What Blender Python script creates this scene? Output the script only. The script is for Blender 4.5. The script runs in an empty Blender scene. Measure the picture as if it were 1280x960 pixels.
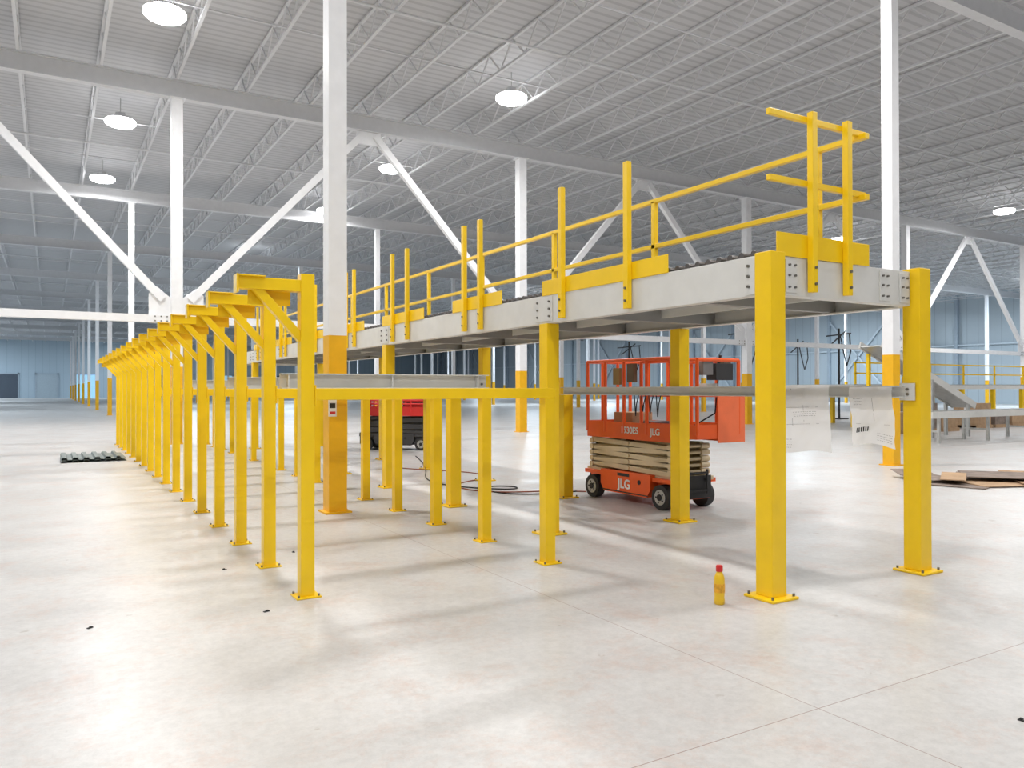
import bpy, math, random
from mathutils import Vector, Matrix
random.seed(7)
scene = bpy.context.scene
try:
    scene.view_settings.view_transform = 'Standard'
    scene.view_settings.look = 'None'
except Exception: pass

# ---------------------------------------------------------------- materials
def newmat(name):
    m = bpy.data.materials.new(name); m.use_nodes = True
    return m, m.node_tree, m.node_tree.nodes['Principled BSDF']
def mat(name, col, rough=0.5, metal=0.0, var=0.06, scale=6.0, bump=0.0, emis=None):
    m, nt, b = newmat(name)
    tc = nt.nodes.new('ShaderNodeTexCoord'); n = nt.nodes.new('ShaderNodeTexNoise')
    n.inputs['Scale'].default_value = scale; n.inputs['Detail'].default_value = 4
    nt.links.new(tc.outputs['Object'], n.inputs['Vector'])
    r = nt.nodes.new('ShaderNodeValToRGB')
    r.color_ramp.elements[0].position = .3; r.color_ramp.elements[1].position = .7
    r.color_ramp.elements[0].color = (*[max(0, c*(1-var)) for c in col], 1)
    r.color_ramp.elements[1].color = (*[min(1, c*(1+var)) for c in col], 1)
    nt.links.new(n.outputs['Fac'], r.inputs['Fac']); nt.links.new(r.outputs['Color'], b.inputs['Base Color'])
    b.inputs['Roughness'].default_value = rough; b.inputs['Metallic'].default_value = metal
    if bump:
        bp = nt.nodes.new('ShaderNodeBump'); bp.inputs['Strength'].default_value = bump
        nt.links.new(n.outputs['Fac'], bp.inputs['Height']); nt.links.new(bp.outputs['Normal'], b.inputs['Normal'])
    if emis:
        b.inputs['Emission Color'].default_value = (1, 1, 1, 1); b.inputs['Emission Strength'].default_value = emis
    return m
YEL = mat('safety_yellow_paint', (0.95, 0.62, 0.006), .33, var=.03)
YELD = mat('column_yellow_paint', (0.86, 0.46, 0.006), .42, var=.05)
WHT = mat('white_steel_paint', (0.84, 0.85, 0.87), .45, var=.03)
LGR = mat('light_grey_channel', (0.69, 0.69, 0.665), .45, var=.04)
GRY = mat('galvanised_steel', (0.50, 0.51, 0.50), .35, .5, var=.12)
PAN = mat('bed_pan_grey', (0.30, 0.30, 0.29), .5, var=.06)
DRK = mat('dark_rubber', (0.025, 0.025, 0.027), .65)
ROLL = mat('roller_steel', (0.10, 0.09, 0.085), .4, .3)
ORG = mat('orange_paint', (0.85, 0.115, 0.018), .35, var=.05)
RED = mat('red_paint', (0.65, 0.03, 0.03), .35)
BEI = mat('beige_arm_paint', (0.62, 0.51, 0.33), .45, var=.06)
DGR = mat('charcoal_paint', (0.05, 0.05, 0.055), .45)
BOLT = mat('bolt_zinc', (0.20, 0.19, 0.17), .35, .7)
CARD = mat('cardboard', (0.45, 0.30, 0.18), .85, var=.15)
CARD2 = mat('brown_wrap', (0.24, 0.19, 0.16), .8, var=.3)
GRN = mat('grey_green_sheet', (0.17, 0.20, 0.19), .45, var=.2)
TRUSS = mat('ceiling_steel_paint', (0.68, 0.69, 0.71), .5, var=.03)
WTXT = mat('white_decal', (0.85, 0.85, 0.85), .5)
BTXT = mat('black_decal', (0.02, 0.02, 0.02), .5)
LENS = mat('lamp_lens', (0.9, 0.9, 0.9), .4, emis=16)
PALEO = mat('faded_orange_panel', (0.85, 0.17, 0.06), .5, var=.06)

def floor_mat():
    m, nt, b = newmat('polished_concrete'); N = nt.nodes; L = nt.links
    tc = N.new('ShaderNodeTexCoord'); sep = N.new('ShaderNodeSeparateXYZ'); L.new(tc.outputs['Object'], sep.inputs[0])
    def noise(s, d=5, r=.6, dist=0.0):
        n = N.new('ShaderNodeTexNoise'); n.inputs['Scale'].default_value = s; n.inputs['Detail'].default_value = d
        n.inputs['Roughness'].default_value = r; n.inputs['Distortion'].default_value = dist
        L.new(tc.outputs['Object'], n.inputs['Vector']); return n
    def ramp(src, stops):
        r = N.new('ShaderNodeValToRGB'); e = r.color_ramp.elements
        e[0].position, e[0].color = stops[0][0], (*stops[0][1], 1); e[1].position, e[1].color = stops[-1][0], (*stops[-1][1], 1)
        for p, c in stops[1:-1]:
            x = e.new(p); x.color = (*c, 1)
        L.new(src, r.inputs['Fac']); return r
    def mix(f, a, bb, mode='MIX'):
        x = N.new('ShaderNodeMix'); x.data_type = 'RGBA'; x.blend_type = mode
        if isinstance(f, float): x.inputs[0].default_value = f
        else: L.new(f, x.inputs[0])
        for i, v in ((6, a), (7, bb)):
            if isinstance(v, tuple): x.inputs[i].default_value = (*v, 1)
            else: L.new(v, x.inputs[i])
        return x.outputs[2]
    base = ramp(noise(.9, 9, .68).outputs['Fac'], [(.3, (.555, .54, .525)), (.5, (.60, .59, .575)), (.72, (.65, .64, .63))])
    stain = ramp(noise(1.7, 12, .85, .3).outputs['Fac'], [(.50, (0, 0, 0)), (.66, (.75, .75, .75))])
    c = mix(stain.outputs[0], base.outputs[0], (.58, .455, .40))
    fine = ramp(noise(14, 12, .85).outputs['Fac'], [(.38, (.84, .84, .84)), (.58, (1, 1, 1))])
    c = mix(1.0, c, fine.outputs[0], 'MULTIPLY')
    # rare small dark stains
    vor = N.new('ShaderNodeTexNoise'); vor.inputs['Scale'].default_value = 5.5; vor.inputs['Detail'].default_value = 6; L.new(tc.outputs['Object'], vor.inputs['Vector'])
    sp = ramp(vor.outputs['Fac'], [(.70, (1, 1, 1)), (.74, (.72, .68, .64))])
    c = mix(.8, c, sp.outputs[0], 'MULTIPLY')
    def joint(out, off, sp_):
        a = N.new('ShaderNodeMath'); a.operation = 'SUBTRACT'; L.new(out, a.inputs[0]); a.inputs[1].default_value = off
        p = N.new('ShaderNodeMath'); p.operation = 'PINGPONG'; L.new(a.outputs[0], p.inputs[0]); p.inputs[1].default_value = sp_/2
        l = N.new('ShaderNodeMath'); l.operation = 'LESS_THAN'; L.new(p.outputs[0], l.inputs[0]); l.inputs[1].default_value = .0026
        return l.outputs[0]
    j = N.new('ShaderNodeMath'); j.operation = 'MAXIMUM'
    L.new(joint(sep.outputs[0], 3.1, 11.1), j.inputs[0]); L.new(joint(sep.outputs[1], 2.42, 13.85), j.inputs[1])
    c = mix(j.outputs[0], c, (.30, .22, .19))
    L.new(c, b.inputs['Base Color'])
    rr = N.new('ShaderNodeMapRange'); L.new(noise(1.1, 6).outputs['Fac'], rr.inputs[0])
    rr.inputs[1].default_value = .3; rr.inputs[2].default_value = .7; rr.inputs[3].default_value = .30; rr.inputs[4].default_value = .44
    L.new(rr.outputs[0], b.inputs['Roughness'])
    b.inputs['Specular IOR Level'].default_value = .4
    return m
def stripe_mat(name, c1, c2, axis, period, rough=.6, sharp=.12):
    m, nt, b = newmat(name); N = nt.nodes; L = nt.links
    tc = N.new('ShaderNodeTexCoord'); sep = N.new('ShaderNodeSeparateXYZ'); L.new(tc.outputs['Object'], sep.inputs[0])
    p = N.new('ShaderNodeMath'); p.operation = 'PINGPONG'; L.new(sep.outputs[axis], p.inputs[0]); p.inputs[1].default_value = period/2
    mr = N.new('ShaderNodeMapRange'); L.new(p.outputs[0], mr.inputs[0]); mr.inputs[1].default_value = period*sharp; mr.inputs[2].default_value = period*sharp*1.6
    x = N.new('ShaderNodeMix'); x.data_type = 'RGBA'; L.new(mr.outputs[0], x.inputs[0]); x.inputs[6].default_value = (*c2, 1); x.inputs[7].default_value = (*c1, 1)
    L.new(x.outputs[2], b.inputs['Base Color']); b.inputs['Roughness'].default_value = rough
    return m
FLOOR = floor_mat()
DECK = stripe_mat('ribbed_roof_deck', (.55, .555, .57), (.45, .455, .47), 1, .30, .6, .14)
WALLX = stripe_mat('insulated_panel_wall', (.48, .55, .60), (.36, .42, .47), 1, 1.07, .5, .02)
WALLY = stripe_mat('insulated_panel_wall_far', (.42, .52, .60), (.32, .42, .50), 0, 1.07, .5, .02)

# ---------------------------------------------------------------- mesh builder
class MB:
    def __init__(s): s.v = []; s.f = []; s.m = []; s.mats = []; s.sm = []
    def mi(s, m):
        if m not in s.mats: s.mats.append(m)
        return s.mats.index(m)
    def add(s, vs, fs, m, smooth=False):
        o = len(s.v); s.v += [tuple(v) for v in vs]; k = s.mi(m)
        for f in fs: s.f.append([i+o for i in f]); s.m.append(k); s.sm.append(smooth)
    def box(s, x0, x1, y0, y1, z0, z1, m, M=None):
        vs = [Vector((x, y, z)) for z in (z0, z1) for y in (y0, y1) for x in (x0, x1)]
        if M: vs = [M @ v for v in vs]
        s.add(vs, [(0, 2, 3, 1), (4, 5, 7, 6), (0, 1, 5, 4), (2, 6, 7, 3), (0, 4, 6, 2), (1, 3, 7, 5)], m)
    def cbox(s, c, d, m, M=None):
        s.box(c[0]-d[0]/2, c[0]+d[0]/2, c[1]-d[1]/2, c[1]+d[1]/2, c[2]-d[2]/2, c[2]+d[2]/2, m, M)
    def frame(s, a, b):
        a = Vector(a); b = Vector(b); d = (b-a).normalized()
        up = Vector((0, 0, 1)) if abs(d.z) < .95 else Vector((0, 1, 0))
        sx = d.cross(up).normalized(); sz = sx.cross(d).normalized()
        return a, b, sx, sz
    def beam(s, a, b, w, h, m):
        a, b, sx, sz = s.frame(a, b); vs = []
        for p in (a, b):
            for i, j in ((-1, -1), (1, -1), (1, 1), (-1, 1)): vs.append(p+sx*w/2*i+sz*h/2*j)
        s.add(vs, [(0, 3, 2, 1), (4, 5, 6, 7), (0, 1, 5, 4), (1, 2, 6, 5), (2, 3, 7, 6), (3, 0, 4, 7)], m)
    def cyl(s, a, b, r, m, n=12, r2=None):
        a, b, sx, sz = s.frame(a, b); r2 = r if r2 is None else r2; vs = []
        for p, q in ((a, r), (b, r2)):
            for i in range(n):
                t = 2*math.pi*i/n; vs.append(p+sx*math.cos(t)*q+sz*math.sin(t)*q)
        s.add(vs, [(i, (i+1) % n, n+(i+1) % n, n+i) for i in range(n)], m, True)
        s.add(vs[:n], [tuple(range(n))[::-1]], m); s.add(vs[n:], [tuple(range(n))], m)
    def tube(s, pts, r, m, n=8):
        for i in range(len(pts)-1): s.cyl(pts[i], pts[i+1], r, m, n)
    def lathe(s, c, prof, m, n=24):
        vs = []
        for r, z in prof:
            for i in range(n):
                t = 2*math.pi*i/n; vs.append((c[0]+r*math.cos(t), c[1]+r*math.sin(t), c[2]+z))
        fs = []
        for k in range(len(prof)-1):
            for i in range(n):
                fs.append((k*n+i, k*n+(i+1) % n, (k+1)*n+(i+1) % n, (k+1)*n+i))
        s.add(vs, fs, m, True)
        s.add(vs[:n], [tuple(range(n))[::-1]], m); s.add(vs[-n:], [tuple(range(n))], m)
    def obj(s, name, parent=None, bevel=0, loc=None):
        me = bpy.data.meshes.new(name); me.from_pydata(s.v, [], s.f); me.update()
        for m in s.mats: me.materials.append(m)
        for p, k, q in zip(me.polygons, s.m, s.sm): p.material_index = k; p.use_smooth = q
        o = bpy.data.objects.new(name, me); scene.collection.objects.link(o)
        if parent: o.parent = parent
        if loc: o.location = loc
        if bevel:
            b = o.modifiers.new('bevel', 'BEVEL'); b.width = bevel; b.segments = 2; b.limit_method = 'ANGLE'; b.angle_limit = math.radians(50)
        return o
def empty(name, loc=(0, 0, 0), rz=0):
    e = bpy.data.objects.new(name, None); e.empty_display_size = .3; scene.collection.objects.link(e)
    e.location = loc; e.rotation_euler = (0, 0, rz); return e

# ---------------------------------------------------------------- shell
X0, X1, Y0, Y1, H = -25, 77, -25, 162, 10.7
def simple(name, *a):
    b = MB(); b.box(*a); return b.obj(name)
simple('floor', X0, X1, Y0, Y1, -.2, 0, FLOOR)
simple('ceiling', X0, X1, Y0, Y1, H, H+.2, DECK)
simple('wall_right', X1, X1+.3, Y0, Y1, 0, H, WALLX)
simple('wall_left', X0-.3, X0, Y0, Y1, 0, H, WALLX)
simple('wall_far', X0, X1, Y1, Y1+.3, 0, H, WALLY)
simple('wall_back', X0, X1, Y0-.3, Y0, 0, H, WALLY)

CX, CY, DX, DY = 3.0, 9.3, 11.1, 13.85
J = MB(); zb, zt = 10.03, 10.66; n = 11; st = DY/n
for dz in (zb, zt): J.beam((0, 0, dz), (0, DY, dz), .075, .06, TRUSS)
for i in range(n):
    J.beam((0, i*st, zb), (0, (i+.5)*st, zt), .03, .035, TRUSS); J.beam((0, (i+.5)*st, zt), (0, (i+1)*st, zb), .03, .035, TRUSS)
jo = J.obj('trim_joists', loc=(CX-DX*1.5, CY-DY*2, 0))
a = jo.modifiers.new('x', 'ARRAY'); a.use_relative_offset = False; a.use_constant_offset = True; a.constant_offset_displace = (DX/6, 0, 0); a.count = 49
a = jo.modifiers.new('y', 'ARRAY'); a.use_relative_offset = False; a.use_constant_offset = True; a.constant_offset_displace = (0, DY, 0); a.count = 13
G = MB()
for j in range(-2, 11):
    y = CY+DY*j
    G.box(X0, X1, y-.12, y+.12, 9.97, 10.0, TRUSS); G.box(X0, X1, y-.12, y+.12, 9.5, 9.53, TRUSS); G.box(X0, X1, y-.02, y+.02, 9.53, 9.97, TRUSS)
    for k in (1, 2):
        G.beam((X0, y+DY*k/3, 10.05), (X1, y+DY*k/3, 10.05), .035, .035, TRUSS)
    G.cyl((X0, y+DY*.5, 9.9), (X1, y+DY*.5, 9.9), .035, TRUSS, 8)
G.obj('trim_girders')
def colmesh(w, yh):
    c = MB(); h = w/2
    c.box(-h, h, -h, h, .02, yh, YELD); c.box(-h, h, -h, h, yh, 9.5, WHT)
    c.box(-h-.05, h+.05, -h-.05, h+.05, 0, .02, YELD)
    c.box(-h-.06, h+.06, -h-.06, h+.06, 9.47, 9.5, WHT)
    return c
cm = None; cw = None
for i in range(-2, 7):
    for j in range(-1, 11):
        x, y = CX+DX*i, CY+DY*j
        if j == 1:
            if cw is None: o = colmesh(.29, 2.12).obj('steel_column', bevel=.01); cw = o.data
            else:
                o = bpy.data.objects.new('steel_column', cw); scene.collection.objects.link(o)
        else:
            if cm is None: o = colmesh(.225, 2.15).obj('steel_column', bevel=.01); cm = o.data
            else:
                o = bpy.data.objects.new('steel_column', cm); scene.collection.objects.link(o)
        o.location = (x, y, 0)
def bracing(y, x0i, x1i, name):
    B = MB()
    for i in range(x0i, x1i):
        x = CX+DX*i; xm = x+DX/2; xn = x+DX
        B.beam((x+.35, y, 3.95), (xm-.2, y, 9.4), .16, .2, WHT); B.beam((xn-.35, y, 3.95), (xm+.2, y, 9.4), .16, .2, WHT)
        B.beam((x+.145, y, 3.42), (xn-.145, y, 3.42), .2, .2, WHT)
        for sx, xx in ((1, x), (-1, xn)):
            B.add([(xx+sx*.145, y-.012, 3.3), (xx+sx*.7, y-.012, 3.3), (xx+sx*.7, y-.012, 4.1), (xx+sx*.5, y-.012, 4.3), (xx+sx*.145, y-.012, 4.0),
                   (xx+sx*.145, y+.012, 3.3), (xx+sx*.7, y+.012, 3.3), (xx+sx*.7, y+.012, 4.1), (xx+sx*.5, y+.012, 4.3), (xx+sx*.145, y+.012, 4.0)],
                  [(0, 1, 2, 3, 4), (9, 8, 7, 6, 5), (0, 5, 6, 1), (1, 6, 7, 2), (2, 7, 8, 3), (3, 8, 9, 4), (4, 9, 5, 0)], WHT)
            for bx in (.25, .4, .55):
                for bz in (3.36, 3.48): B.cyl((xx+sx*bx, y-.1, bz), (xx+sx*bx, y-.115, bz), .02, BOLT, 6)
        B.box(xm-.4, xm+.4, y-.015, y+.015, 9.1, 9.5, WHT)
    B.obj(name)
bracing(CY+DY, -2, 6, 'trim_bracing')
W = MB()
y = Y0+3
WB = mat('blue_grey_wall_steel', (.38, .45, .52), .5)
WBL = mat('pale_blue_wall_steel', (.58, .65, .71), .5)
k = 0
while y < Y1:
    W.box(X1-.35, X1-.02, y-.15, y+.15, 0, 10.6, WB)
    if k % 3 == 1:
        W.beam((X1-.2, y, 1), (X1-.2, y+7.2, 9), .12, .2, WBL); W.beam((X1-.2, y+7.2, 1), (X1-.2, y, 9), .12, .2, WBL)
    y += 7.3; k += 1
W.box(X1-.3, X1-.02, Y0, Y1, 5.6, 5.75, WBL)
W.obj('trim_wall_framing')
BLU = mat('pale_blue_daylight_glazing', (.35, .6, .75), .3); BLU.node_tree.nodes['Principled BSDF'].inputs['Emission Color'].default_value = (.35, .65, .9, 1)
BLU.node_tree.nodes['Principled BSDF'].inputs['Emission Strength'].default_value = .5
DDK = mat('dark_dock_door', (.07, .09, .12), .6); DLT = mat('grey_dock_door', (.40, .48, .54), .5)
for i, xx in enumerate(range(-20, 70, 6)):
    d = MB(); d.box(xx, xx+3.2, Y1-.12, Y1-.01, 0, 4.2, (BLU, DLT, DDK, DLT)[i % 4])
    d.box(xx-.2, xx, Y1-.2, Y1-.01, 0, 4.4, WB); d.box(xx+3.2, xx+3.4, Y1-.2, Y1-.01, 0, 4.4, WB); d.box(xx-.2, xx+3.4, Y1-.2, Y1-.01, 4.2, 4.4, WB)
    d.obj('door_%d' % (i+1))

# ---------------------------------------------------------------- high bay lamps, plus made-up ones added for light
LP = [(2.2, 18.9, 380), (1.9, 27.3, 400), (1.8, 35.0, 420), (11.47, 19.35, 390), (11.2, 27.9, 390), (11.2, 36, 400), (11, 51.6, 800), (39, 19.9, 550), (38.4, 28.4, 550), (65.7, 53.4, 2200),
      (2.2, 10.8, 350), (2.2, 2.8, 235), (11.4, 10.8, 390), (11.4, 2.8, 380), (2.2, -6, 370), (11.4, -6, 330), (-7.3, -6, 380), (-7.3, 3, 240), (-7.3, 11, 290), (-7.3, 19, 320), (-7.3, 27, 380), (-7.3, 36, 420), (-7.3, 46, 600), (-7.3, 60, 1200),  # out of view, nearly all added to light the foreground and left
      (20.6, 2, 380), (20.6, -7, 320), (30, 4, 480), (39, 10, 550), (60, 18, 1900), (-16.5, 0, 350), (11, 75, 1400), (39, 62, 1500), (62, 80, 2200), (25, 95, 1600), (66, 32, 1900),  # more lamps added to brighten the right side and the distance
      (-12, 90, 2300), (-12, 122, 2800), (-12, 150, 2200), (12, 150, 1600), (60, 110, 2200), (40, 135, 2200)]  # lamps added to lift the dark far end and its walls
hm = None
for k, (x, y, en) in enumerate(LP):
    if hm is None:
        h = MB()
        h.lathe((0, 0, 0), [(.26, -.03), (.39, .0), (.45, .06), (.45, .13), (.41, .16)], LENS, 28)
        h.lathe((0, 0, .16), [(.41, 0), (.36, .05), (.16, .08), (.14, .22), (.05, .24)], TRUSS, 28)
        h.cyl((0, 0, .39), (0, 0, .85), .012, GRY, 6)
        o = h.obj('high_bay_or_added_lamp'); hm = o.data
    else:
        o = bpy.data.objects.new('high_bay_or_added_lamp', hm); scene.collection.objects.link(o)
    o.location = (x, y, 9.80)
    far = y > 45 or x > 50
    ld = bpy.data.lights.new('lamp_light', 'AREA'); ld.shape = 'DISK'; ld.size = .85
    ld.energy = en
    ld.color = (1, .985, .97) if not far else (.76, .89, 1)
    lo = bpy.data.objects.new('lamp_light', ld); scene.collection.objects.link(lo); lo.parent = o; lo.location = (0, 0, -.05)

# ---------------------------------------------------------------- yellow support frames
def support_frame_mesh():
    s = MB(); p = .05
    s.box(1.6-p, 1.6+p, -p, p, .012, 2.33, YEL); s.box(3.69-p, 3.69+p, -p, p, .012, 1.42, YEL)
    for x in (1.6, 3.69):
        s.box(x-.09, x+.09, -.09, .09, 0, .012, YEL)
        for sx in (-1, 1):
            for sy in (-1, 1): s.cyl((x+sx*.072, sy*.072, .012), (x+sx*.072, sy*.072, .028), .009, BOLT, 6)
    s.box(1.65, 3.75, -.045, .045, 1.42, 1.505, YEL)
    s.box(1.12, 1.55, -.045, .045, 2.20, 2.285, YEL)
    s.box(1.105, 1.12, -.06, .06, 2.17, 2.30, YEL)
    s.box(1.12, 1.30, -.075, .075, 2.285, 2.295, YEL)
    s.beam((1.24, 0, 2.22), (1.565, 0, 1.86), .06, .06, YEL)
    s.box(1.20, 1.5, .045, .052, 2.1, 2.21, YEL)
    s.box(1.65, 1.66, -.06, .06, 1.38, 1.53, YEL)
    return s
fm = None
for i in range(17):
    y = 5.63+1.125*i
    if fm is None: o = support_frame_mesh().obj('support_frame', bevel=.006); fm = o.data
    else:
        o = bpy.data.objects.new('support_frame', fm); scene.collection.objects.link(o)
        b = o.modifiers.new('bevel', 'BEVEL'); b.width = .006; b.segments = 2; b.limit_method = 'ANGLE'; b.angle_limit = math.radians(50)
    o.location = (0, y, 0)
def channel(name, x0, x1, y, z, h=.13, w=.07):
    c = MB(); c.box(x0, x1, y+w-.008, y+w, z, z+h, LGR); c.box(x0, x1, y, y+w-.008, z, z+.008, LGR); c.box(x0, x1, y, y+w-.008, z+h-.008, z+h, LGR)
    for xx in (x0+.06, x1-.12, (x0+x1)/2):
        c.box(xx, xx+.008, y+.005, y+w-.008, z+.008, z+h-.008, LGR)
    c.cyl((x1-.05, y+w-.02, z+.04), (x1-.05, y+w-.008, z+.04), .012, BOLT, 8)
    return c.obj(name)
channel('steel_channel', 1.7, 3.72, 5.63+1.125-.035, 1.506)
channel('steel_channel', 1.7, 2.8, 5.63+1.125*3-.035, 1.506)
channel('steel_channel', 1.7, 3.6, 5.63+1.125*6-.035, 1.506)

# ---------------------------------------------------------------- elevated conveyor platform
root = empty('elevated_conveyor')
XL, XR, YS, YE = 4.45, 6.12, 3.87, 22.4
ZB, ZT = 2.17, 2.46
P = MB()
def post(x, y, top, w=.15):
    h = w/2
    P.box(x-h, x+h, y-h, y+h, .02, top, YEL); P.box(x-.135, x+.135, y-.135, y+.135, 0, .02, YEL)
    for sx in (-1, 1):
        for sy in (-1, 1): P.cyl((x+sx*.108, y+sy*.108, .02), (x+sx*.108, y+sy*.108, .040), .011, BOLT, 6)
for y, t in ((3.87, 2.475), (6.75, ZB), (11.2, ZB), (15.7, ZB), (20.2, ZB)):
    post(XL, y, t); post(XR, y-(.14 if y == 6.75 else .06 if y == 3.87 else 0), t)
post(XL, 8.98, 1.42); post(XR, 8.88, 1.42); post(XL, 13.4, 1.42); post(XR, 13.4, 1.42)
P.obj('posts', root, bevel=.008)
C = MB()
ys = YS+.075
for x, s in ((XL-.06, 1), (XR+.05, -1)):
    C.box(min(x, x+.012*s), max(x, x+.012*s), ys, YE, ZB, ZT, LGR)
    for z in (ZB, ZT-.012): C.box(min(x+.012*s, x+.09*s), max(x+.012*s, x+.09*s), ys, YE, z, z+.012, LGR)
for y in (6.75, 11.2, 15.7, 20.2):
    C.box(XL-.07, XL-.06, y-.16, y+.16, ZB+.02, ZT-.02, LGR)
    for dy in (-.11, .11):
        for z in (ZB+.07, ZT-.07, (ZB+ZT)/2): C.cyl((XL-.07, y+dy, z), (XL-.085, y+dy, z), .012, BOLT, 6)
C.box(XL-.07, XL-.06, ys+.005, ys+.10, ZB+.01, ZT-.01, LGR)
for z in (ZB+.07, (ZB+ZT)/2, ZT-.07): C.cyl((XL-.07, ys+.06, z), (XL-.085, ys+.06, z), .012, BOLT, 6)
C.box(XL+.075, XR-.075, YS-.05, YS-.038, ZB, ZT-.01, LGR)
C.box(XL+.075, XR-.075, YS-.038, YS+.05, ZB, ZB+.012, LGR); C.box(XL+.075, XR-.075, YS-.038, YS+.05, ZT-.022, ZT-.01, LGR)
for x in (XL+.16, XR-.16, XR-.42):
    C.box(x-.06, x+.06, YS-.06, YS-.05, ZB+.02, ZT-.03, LGR)
    for z in (ZB+.06, (ZB+ZT)/2, ZT-.07):
        for dx in (-.03, .03): C.cyl((x+dx, YS-.06, z), (x+dx, YS-.075, z), .009, BOLT, 6)
C.box(XL+.0, XR, YE-.012, YE, ZB, ZT, LGR)
C.box(XL+.03, XR-.04, ys, YE-.02, 2.30, 2.31, PAN)
y = 4.6
while y < YE:
    C.box(XL-.04, XR+.03, y, y+.06, ZB+.013, 2.30, PAN); y += 1.5
C.box(5.40, 5.42, ys, YE-.02, ZB+.05, ZT, LGR)
C.box(5.42, XR-.04, ys, YE-.02, ZT-.02, ZT, PAN)
C.obj('conveyor_bed', root, bevel=.003)
R = MB(); y = ys+.05
while y < YE-.1:
    R.cyl((XL-.03, y, ZT+.020), (5.40, y, ZT+.020), .028, ROLL, 8)
    y += .115
R.obj('rollers', root)
g = MB(); zt, zm = 3.44, 2.97
def gpost(x, y, z0, z1, w=.05, d=.05): g.box(x-w/2, x+w/2, y-d/2, y+d/2, z0, z1, YEL)
for y in (5.36, 6.38, 8.08, 8.49, 10.26, 10.81, 12.5, 12.9, 14.7, 15.1, 16.9, 17.3, 19.1, 19.5):
    gpost(XL-.095, y, 2.2, 3.49, .05, .062)
    for z in (2.27, 2.38): g.cyl((XL-.12, y, z), (XL-.132, y, z), .012, BOLT, 6)
for a_, b_ in ((4.87, 6.78), (7.62, 8.87), (9.75, 11.3), (12.1, 13.3), (14.3, 15.6), (16.5, 17.8), (18.7, 20)):
    g.box(XL-.068, XL-.058, a_, b_, ZT-.005, ZT+.15, YEL)
xr = 5.40
for y in (4.2, 6.2, 8.07, 9.95, 11.8, 13.7, 15.6, 17.5, 19.4, 21.3):
    gpost(xr, y, ZT-.02, zt, .05, .055)
for z in (zt, zm): g.box(xr-.025, xr+.025, YS-.12, 21.5, z-.022, z+.022, YEL)
g.box(xr-.006, xr+.006, YS, 21.5, ZT, ZT+.14, YEL)
ye = YS-.09
for x in (4.80, 5.20):
    gpost(x, ye, 2.2, 3.52, .055, .05)
    for z in (2.26, 2.38): g.cyl((x, ye-.025, z), (x, ye-.037, z), .012, BOLT, 6)
for z in (zt+.03, zm+.03): g.box(4.38, 5.46, ye+.025, ye+.06, z-.022, z+.022, YEL)
g.box(XL+.0, 5.50, ye+.026, ye+.036, ZT-.01, ZT+.16, YEL)
g.obj('guardrail', root, bevel=.004)
Lb = MB(); xb = XR-.075
Lb.box(xb-.012, xb, YS-.02, 8.8, 1.42, 1.52, LGR); Lb.box(xb-.06, xb-.012, YS-.02, 8.8, 1.42, 1.43, LGR); Lb.box(xb-.06, xb-.012, YS-.02, 8.8, 1.51, 1.52, LGR)
Lb.box(xb-.022, xb-.012, YS-.10, YS+.03, 1.40, 1.54, LGR)
for z in (1.45, 1.49): Lb.cyl((xb-.022, YS-.04, z), (xb-.036, YS-.04, z), .012, BOLT, 6)
Lb.obj('lower_side_beam', root)

# papers hanging on the side beam
def paper_mat():
    m, nt, b = newmat('drawing_paper'); N = nt.nodes; L = nt.links
    tc = N.new('ShaderNodeTexCoord')
    n = N.new('ShaderNodeTexNoise'); n.inputs['Scale'].default_value = 3; L.new(tc.outputs['UV'], n.inputs['Vector'])
    r = N.new('ShaderNodeValToRGB'); r.color_ramp.elements[0].color = (.93, .93, .93, 1); r.color_ramp.elements[1].color = (.97, .97, .97, 1); L.new(n.outputs['Fac'], r.inputs['Fac'])
    L.new(r.outputs[0], b.inputs['Base Color']); b.inputs['Roughness'].default_value = .8
    tr = N.new('ShaderNodeBsdfTranslucent'); tr.inputs['Color'].default_value = (1, 1, 1, 1)
    ms = N.new('ShaderNodeMixShader'); ms.inputs[0].default_value = .35
    L.new(b.outputs[0], ms.inputs[1]); L.new(tr.outputs[0], ms.inputs[2]); L.new(ms.outputs[0], N['Material Output'].inputs[0])
    return m
PAP = paper_mat()
def paper(y0, y1, ztop, hh, seed, skew, marks):
    x = xb-.075; nu, nv = 14, 18; vs = []; uv = []
    def pt(u, v, off=0):
        return (x-off+.05*v*v-.010*math.sin(u*7+seed+v*3)*v-.012*v*math.sin(v*5+seed)-.004*math.sin(u*19+v*23), y0+(y1-y0)*u+skew*v+.006*math.sin(v*9), ztop-hh*v-.02*math.sin(u*5+seed)*v)
    for j in range(nv+1):
        for i in range(nu+1):
            u, v = i/nu, j/nv; vs.append(pt(u, v)); uv.append((u, v))
    fs = [(j*(nu+1)+i, j*(nu+1)+i+1, (j+1)*(nu+1)+i+1, (j+1)*(nu+1)+i) for j in range(nv) for i in range(nu)]
    me = bpy.data.meshes.new('paper_drawing'); me.from_pydata(vs, [], fs); me.materials.append(PAP)
    l = me.uv_layers.new()
    for lp in me.loops: l.data[lp.index].uv = uv[lp.vertex_index]
    for p in me.polygons: p.use_smooth = True
    o = bpy.data.objects.new('paper_drawing', me); scene.collection.objects.link(o)
    b = MB()
    for (u0, u1, v0, v1) in marks:
        b.add([pt(u0, v0, .003), pt(u1, v0, .003), pt(u1, v1, .003), pt(u0, v1, .003)], [(0, 1, 2, 3)], BTXT)
    b.obj('printed_marks', o)
mk = []
rnd = random.Random(3)
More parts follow.
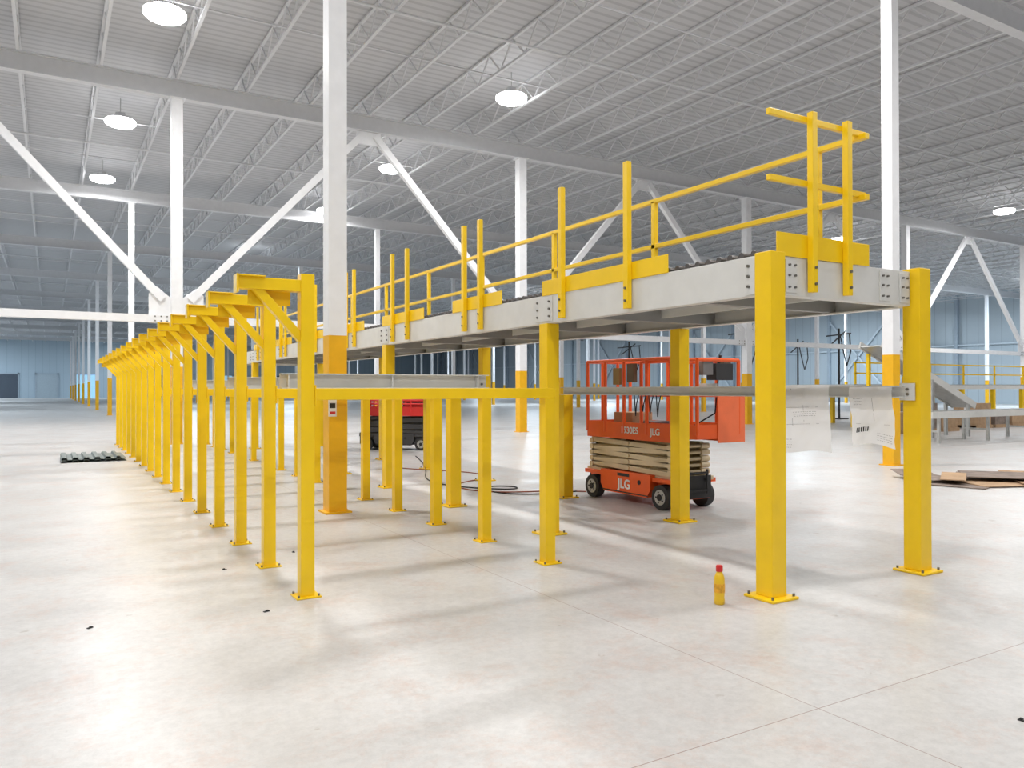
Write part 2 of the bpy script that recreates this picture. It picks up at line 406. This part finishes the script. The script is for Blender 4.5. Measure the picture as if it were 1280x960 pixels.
def lines(u0, u1, v0, v1, n, th=.004):
    for k in range(n):
        v = v0+(v1-v0)*k/max(1, n-1); u = u0
        while u < u1:
            w = rnd.uniform(.02, .05); mk.append((u, min(u1, u+w), v, v+th)); u += w+.015
lines(.3, .75, .40, .46, 3); lines(.08, .25, .8, .92, 4); mk.append((.27, .275, .05, .6)); mk.append((.5, .504, .12, .55)); mk.append((.15, .8, .58, .583)); mk.append((.15, .8, .33, .333))
paper(5.10, 4.53, 1.53, .62, 1.0, .02, mk)
mk = []
lines(.62, .95, .80, .92, 4); lines(.1, .3, .2, .3, 3)
for k in range(6): mk.append((.12+k*.055, .15+k*.055, .70, .78))
for k in range(5): mk.append((.12+k*.055, .16+k*.055, .70 if k % 2 else .775, .705 if k % 2 else .78))
mk.append((.1, .9, .62, .623)); mk.append((.55, .555, .2, .6))
paper(4.33, 3.93, 1.51, .50, 2.3, .0, mk)

# ---------------------------------------------------------------- scissor lifts
def text(s, size, loc, rot, m, parent, name='decal'):
    c = bpy.data.curves.new(name, 'FONT'); c.body = s; c.size = size; c.extrude = .002; c.align_x = 'CENTER'; c.align_y = 'CENTER'; c.offset = size*.02
    c.materials.append(m); o = bpy.data.objects.new(name, c); scene.collection.objects.link(o); o.parent = parent; o.location = loc; o.rotation_euler = rot
CTG = mat('ctl_grey', (.16, .15, .15), .5); TB = mat('tool_bag', (.18, .12, .08), .8)
def lift(loc, rz, colr, folded=False):
    e = empty('scissor_lift', loc, rz)
    CH = colr if not folded else DGR; AR = BEI if not folded else DGR
    w = MB()
    for sx in (-1, 1):
        for sy in (-1, 1):
            c = sx*.33; y = sy*.70; r = .155
            w.cyl((c-.055, y, r), (c+.055, y, r), r, DRK, 28)
            w.cyl((c+sx*.05, y, r), (c+sx*.062, y, r), .095, GRY, 20); w.cyl((c+sx*.06, y, r), (c+sx*.075, y, r), .04, DRK, 12)
            for q in range(5):
                t = q*2*math.pi/5; w.cyl((c+sx*.06, y+.065*math.cos(t), r+.065*math.sin(t)), (c+sx*.07, y+.065*math.cos(t), r+.065*math.sin(t)), .01, DRK, 6)
    w.obj('wheels', e)
    c = MB()
    c.box(-.25, .25, -.90, .90, .13, .36, CH)
    for sx in (-1, 1):
        a, b = (sx*.25, sx*.38)
        xs = (min(a, b), max(a, b)); prof = [(-.44, .12), (.44, .12), (.51, .22), (.51, .41), (-.51, .41), (-.51, .22)]
        vs = [(x, y, z) for x in xs for y, z in prof]
        c.add(vs, [(0, 1, 2, 3, 4, 5), (11, 10, 9, 8, 7, 6)]+[(i, i+6, (i+1) % 6+6, (i+1) % 6) for i in range(6)], CH)
        c.box(min(sx*.25, sx*.36), max(sx*.25, sx*.36), .53, .9, .33, .38, CH); c.box(min(sx*.25, sx*.36), max(sx*.25, sx*.36), -.9, -.53, .33, .38, CH)
        c.box(min(sx*.381, sx*.386), max(sx*.381, sx*.386), -.1, .14, .35, .39, DRK)
        c.cyl((sx*.381, -.3, .3), (sx*.387, -.3, .3), .03, DRK, 12)
        c.box(min(sx*.381, sx*.384), max(sx*.381, sx*.384), -.47, .47, .135, .15, BTXT)
    c.box(-.25, .25, -.93, -.90, .14, .42, DRK); c.box(-.25, .25, .90, .93, .14, .42, DRK)
    c.box(-.30, .30, -.92, .92, .36, .41, AR)
    for sx in (-1, 1): c.box(sx*.15-.012, sx*.15+.012, -.975, -.95, .2, .5, DRK)
    for z in (.24, .46): c.box(-.15, .15, -.975, -.95, z-.012, z+.012, DRK)
    for sx in (-1, 1): c.box(sx*.15-.012, sx*.15+.012, -.95, -.92, .36, .39, DRK)
    c.obj('chassis', e, bevel=.012)
    s = MB(); lev = 5; z0 = .435; dz = .080
    for k in range(lev):
        z = z0+k*dz; fl = .045 if k % 2 else 0
        for sx in (-1, 1):
            s.beam((sx*.29, -.80, z+fl), (sx*.29, .80, z+.045-fl), .05, .065, AR)
            s.beam((sx*.22, -.80, z+.045-fl), (sx*.22, .80, z+fl), .05, .065, AR)
            for y in (-.80, .80): s.cyl((sx*.325, y, z+.022), (sx*.19, y, z+.022), .038, AR, 12)
            s.cyl((sx*.33, 0, z+.025), (sx*.18, 0, z+.025), .025, AR, 12)
        for y in (-.80, .80): s.cyl((-.2, y, z+.022), (.2, y, z+.022), .022, AR, 8)
    s.beam((0, -.5, .5), (0, .4, .78), .08, .08, DRK)
    s.obj('scissor_arms', e, bevel=.005)
    p = MB(); zd = .87; ya, yb, hw = -1.30 if not folded else -.93, .80, .38
    p.box(-hw, hw, -.93, yb, zd, zd+.05, CTG); p.box(-hw+.03, hw-.03, ya, 0, zd+.05, zd+.075, CTG)
    for sx in (-1, 1):
        p.box(sx*hw-.008, sx*hw+.008, -.93, yb, zd-.03, zd+.19, colr)
        p.box(sx*(hw-.03)-.006, sx*(hw-.03)+.006, ya, -.5, zd+.03, zd+.2, colr)
    p.box(-hw, hw, yb-.008, yb+.008, zd-.02, zd+.19, colr); p.box(-hw+.03, hw-.03, ya-.006, ya+.006, zd+.03, zd+.2, colr)
    top = 1.87 if not folded else 1.22; mid = 1.45 if not folded else 1.13
    r = .023
    for z in (top, mid):
        p.tube([(-hw, -.9, z), (-hw, yb, z), (hw, yb, z), (hw, -.9, z)], r, colr, 10)
        p.tube([(-hw+.04, -.3, z-.03), (-hw+.04, ya, z-.03), (hw-.04, ya, z-.03), (hw-.04, -.3, z-.03)], r, colr, 10)
    for sx in (-1, 1):
        for y in (-.9, -.45, 0, .40, yb): p.cyl((sx*hw, y, zd+.05), (sx*hw, y, top), r, colr, 10)
        for y in (ya, -.3): p.cyl((sx*(hw-.04), y, zd+.08), (sx*(hw-.04), y, top-.03), r, colr, 10)
    for x in (-.12, .15): p.cyl((x, yb, zd), (x, yb, top), r, colr, 10)
    p.obj('platform', e)
    if not folded:
        q = MB()
        q.box(-.02, hw+.05, ya-.02, ya-.006, zd-.02, 1.44, PALEO)
        q.box(-.1, hw-.05, ya+.02, ya+.36, 1.46, 1.48, GRY)
        q.cbox((.1, ya+.07, 1.70), (.28, .16, .20), DRK); q.cbox((-.16, ya+.07, 1.74), (.16, .14, .16), CTG)
        q.cyl((.08, ya+.07, 1.78), (.08, ya+.04, 1.90), .016, DRK, 8)
        q.cbox((.25, ya+.15, 1.80), (.12, .12, .12), TB); q.cbox((0, ya+.2, 1.52), (.18, .2, .08), LGR)
        q.cbox((-hw-.03, -.2, 1.7), (.06, .14, .24), TB); q.cbox((-hw-.03, .1, 1.66), (.05, .13, .22), mat('tool_pouch_tan', (.35, .22, .08), .8))
        for t in range(4):
            yy = -.75+t*.14; q.tube([(-hw-.02, yy, 1.45), (-hw-.04, yy+.03, 1.3), (-hw-.03, yy+.06, 1.15+.03*(t % 3)), (-hw-.02, yy+.1, 1.45)], .008, DRK, 6)
        q.tube([(.1, ya+.1, 1.6), (.1, ya+.15, 1.2), (-.1, ya+.4, 1.0), (-.2, -.4, .97)], .01, DRK, 6)
        q.cbox((.1, .4, 1.05), (.35, .4, .25), CARD); q.cbox((-.1, -.3, 1.0), (.3, .25, .16), CTG)
        q.obj('controls_and_tools', e, bevel=.006)
        rr = (math.pi/2, 0, -math.pi/2)
        text('1930ES', .12, (-hw-.012, -.12, zd+.085), rr, WTXT, e)
        text('JLG', .12, (-hw-.012, -.62, zd+.085), rr, WTXT, e)
        text('JLG', .17, (-.386, .0, .245), rr, WTXT, e)
    else:
        q = MB(); q.cbox((0, -.5, 1.22), (.5, .6, .3), DRK); q.cbox((.1, .3, 1.25), (.3, .4, .16), mat('grey_case', (.3, .3, .3), .6)); q.obj('cargo', e, bevel=.01)
    return e
lift((6.86, 8.05, 0), 0, ORG)
lift((7.5, 18.2, 0), math.radians(48), RED, True)

# ---------------------------------------------------------------- oil bottle
o = MB()
prof = [(.030, 0), (.036, .006), (.037, .03), (.034, .05), (.036, .07), (.037, .16), (.034, .19), (.024, .215), (.018, .225), (.018, .238)]
o.lathe((0, 0, 0), prof, mat('yellow_plastic', (.88, .55, .02), .3), 28)
o.lathe((0, 0, .228), [(.023, 0), (.024, .004), (.024, .035), (.020, .042)], RED, 24)
o.lathe((0, 0, .085), [(.0376, 0), (.0378, .002), (.0378, .058), (.0376, .06)], mat('yellow_label', (.80, .38, .02), .4, var=.3, scale=40), 28)
o.obj('oil_bottle', loc=(4.01, 3.94, 0))

# ---------------------------------------------------------------- cardboard pile
c = MB()
specs = [(12.6, 7.6, 1.6, .8, .3, CARD2), (12.9, 7.2, 1.3, .8, -.4, CARD), (13.5, 6.9, 1.2, .9, .7, CARD), (12.3, 8.0, .8, .6, 1.1, CARD2), (13.9, 6.5, 1.3, .8, .1, CARD), (12.2, 7.6, .5, .35, .5, CARD), (13.2, 7.4, 1.1, .9, -.9, CARD2)]
z = .0
for i, (x, y, l, w, r, m) in enumerate(specs):
    M = Matrix.Translation((x-12.6, y-7.6, .012+z)) @ Matrix.Rotation(r, 4, 'Z') @ Matrix.Rotation(random.uniform(0, .03), 4, 'X')
    c.box(-l/2, l/2, -w/2, w/2, -.005, .008, m, M)
    M2 = M @ Matrix.Translation((l/2, 0, 0)) @ Matrix.Rotation(-random.uniform(.1, .35), 4, 'Y')
    c.box(0, .3, -w/2, w/2, 0, .008, m, M2)
    z += .016
c.obj('cardboard_pile', loc=(12.5, 6.95, 0))
s = MB()
n = 60; vs = []; fs = []
for i in range(n+1):
    x = -.6+1.2*i/n; z = .03+.022*(1 if math.sin(i*2*math.pi/10) > 0 else -1)
    for y in (-.8, .8): vs.append((x, y, z))
fs = [(2*i, 2*i+2, 2*i+3, 2*i+1) for i in range(n)]
s.add(vs, fs, GRN); vs2 = [(x, y+.05, z+.05) for x, y, z in vs]; s.add(vs2, fs, GRN)
o = s.obj('corrugated_sheets', loc=(.80, 19.1, 0)); so = o.modifiers.new('s', 'SOLIDIFY'); so.thickness = .004
def cable(name, pts, r, m):
    cu = bpy.data.curves.new(name, 'CURVE'); cu.dimensions = '3D'; cu.bevel_depth = r; cu.bevel_resolution = 3
    sp = cu.splines.new('NURBS'); sp.points.add(len(pts)-1); sp.use_endpoint_u = True; sp.order_u = 4
    for p, q in zip(sp.points, pts): p.co = (q[0], q[1], q[2] if len(q) > 2 else r, 1)
    cu.materials.append(m); ob = bpy.data.objects.new(name, cu); scene.collection.objects.link(ob)
cable('extension_cord', [(6.7, 9.2), (6.3, 9.6), (5.6, 9.6), (5.2, 10.4), (5.6, 11.2), (6.4, 11.4), (6.6, 12.4), (5.9, 13.2), (5.4, 14.4), (6.3, 15.8)], .008, mat('cord_orange', (.35, .08, .03), .6))
cable('air_hose', [(6.6, 9.3), (5.8, 9.2), (5.35, 9.9), (5.8, 10.6), (6.2, 10.2), (5.9, 9.8), (5.2, 10.8), (5.3, 12), (6.2, 13.5), (7.0, 16.0)], .009, DRK)
t = MB(); t.box(-.05, .05, -.004, .004, -.11, .11, WHT); t.box(-.035, .035, -.006, -.004, -.01, .05, DRK); t.box(-.035, .035, -.006, -.004, -.08, -.05, RED)
t.obj('warning_tag', loc=(2.93, CY-.1165, 1.28))
def debris(x, y, sz, name='metal_scrap', m=DRK):
    d = MB(); r = random.uniform(0, 3)
    M = Matrix.Rotation(r, 4, 'Z'); d.box(-sz, sz, -sz*.5, sz*.5, 0, .005, m, M); d.box(-sz*.2, sz*.6, -sz*.7, sz*.2, .005, .011, m, M)
    d.obj(name, loc=(x, y, 0))
for x, y, q in ((1.26, 5.38, .020), (.22, 5.58, .018), (1.93, 7.2, .016), (1.25, 6.8, .020), (3.77, 1.86, .016)):
    debris(x, y, q)

# ---------------------------------------------------------------- background equipment (right)
b = MB()
for yy in (12.2, 12.9): b.box(20.3, 34, yy, yy+.05, .68, .86, LGR)
x = 20.4
while x < 34: b.cyl((x, 12.25, .83), (x, 12.9, .83), .03, GRY, 6); x += .18
x = 20.6
while x < 34:
    for yy in (12.2, 12.88):
        b.box(x, x+.07, yy, yy+.07, 0, .68, GRY)
    b.box(x, x+.05, 12.27, 12.88, .3, .35, GRY); x += 2.4
b.obj('roller_conveyor')
b = MB()
for yy in (13.6, 14.3): b.beam((20.2, yy, 2.75), (24.9, yy, .95), .05, .2, LGR)
b.beam((20.2, 13.95, 2.70), (24.9, 13.95, .90), .62, .04, GRY)
for x, z in ((20.6, 2.5), (22.6, 1.75), (24.5, 1.0)):
    for yy in (13.6, 14.3): b.box(x-.05, x+.05, yy-.04, yy+.04, 0, z, YEL if x < 22 else GRY)
b.obj('incline_conveyor')
b = MB()
b.box(26.5, 40, 19, 22, 1.45, 1.62, LGR); b.box(26.5, 40, 19, 22, 1.62, 1.65, GRY)
x = 26.6
while x < 40:
    for yy in (19.1, 21.9): b.box(x-.08, x+.08, yy-.08, yy+.08, 0, 1.45, YEL)
    b.box(x-.03, x+.03, 19.0, 19.06, 1.65, 2.5, YEL); x += 2.45
for z in (2.08, 2.48): b.box(26.5, 40, 19.0, 19.05, z-.025, z+.025, YEL)
b.obj('mezzanine_platform')
for (x, y) in ((28, 26), (33, 24.5), (38, 31), (31, 38)):
    b = MB(); b.cyl((0, 0, 0), (0, 0, 4.4), .05, DRK, 8); b.box(-.3, .3, -.3, .3, 0, .04, DRK)
    b.beam((-.9, 0, 4.0), (.9, 0, 4.2), .06, .06, DRK); b.beam((-.6, 0, 3.6), (.5, 0, 4.3), .05, .05, DRK)
    b.tube([(.8, 0, 4.2), (.9, 0, 3.3), (.6, 0, 2.6), (.3, 0, 3.4), (.1, 0, 4.1)], .03, DRK, 6)
    b.obj('cable_stand', loc=(x, y, 0))
def crates(x, y):
    b = MB()
    for i in range(3):
        M = Matrix.Translation((i*1.2, 0, 0)); hh = random.uniform(.5, 1.0)
        for k in (-.5, 0, .42): b.box(-.5, .5, k, k+.08, 0, .1, CARD, M)
        b.box(-.5, .5, -.5, .5, .1, .12, CARD, M); b.box(-.45, .45, -.45, .45, .12, hh, CARD2 if i % 2 else CARD, M)
        b.box(-.46, .46, -.05, .05, .12, hh+.004, WHT, M)
    b.obj('crate_stack', loc=(x, y, 0))
crates(24.5, 16); crates(30, 16.5)

# ---------------------------------------------------------------- world and camera
w = bpy.data.worlds.new('world'); scene.world = w; w.use_nodes = True
w.node_tree.nodes['Background'].inputs[0].default_value = (.6, .7, .8, 1); w.node_tree.nodes['Background'].inputs[1].default_value = .3
cd = bpy.data.cameras.new('camera'); cd.sensor_width = 36; cd.lens = 975/1280*36; cd.clip_end = 500
co = bpy.data.objects.new('camera', cd); scene.collection.objects.link(co)
co.location = (0, 0, 1.5)
co.rotation_euler = (math.radians(90+.35), math.radians(0.1), math.radians(-30.66))
scene.camera = co
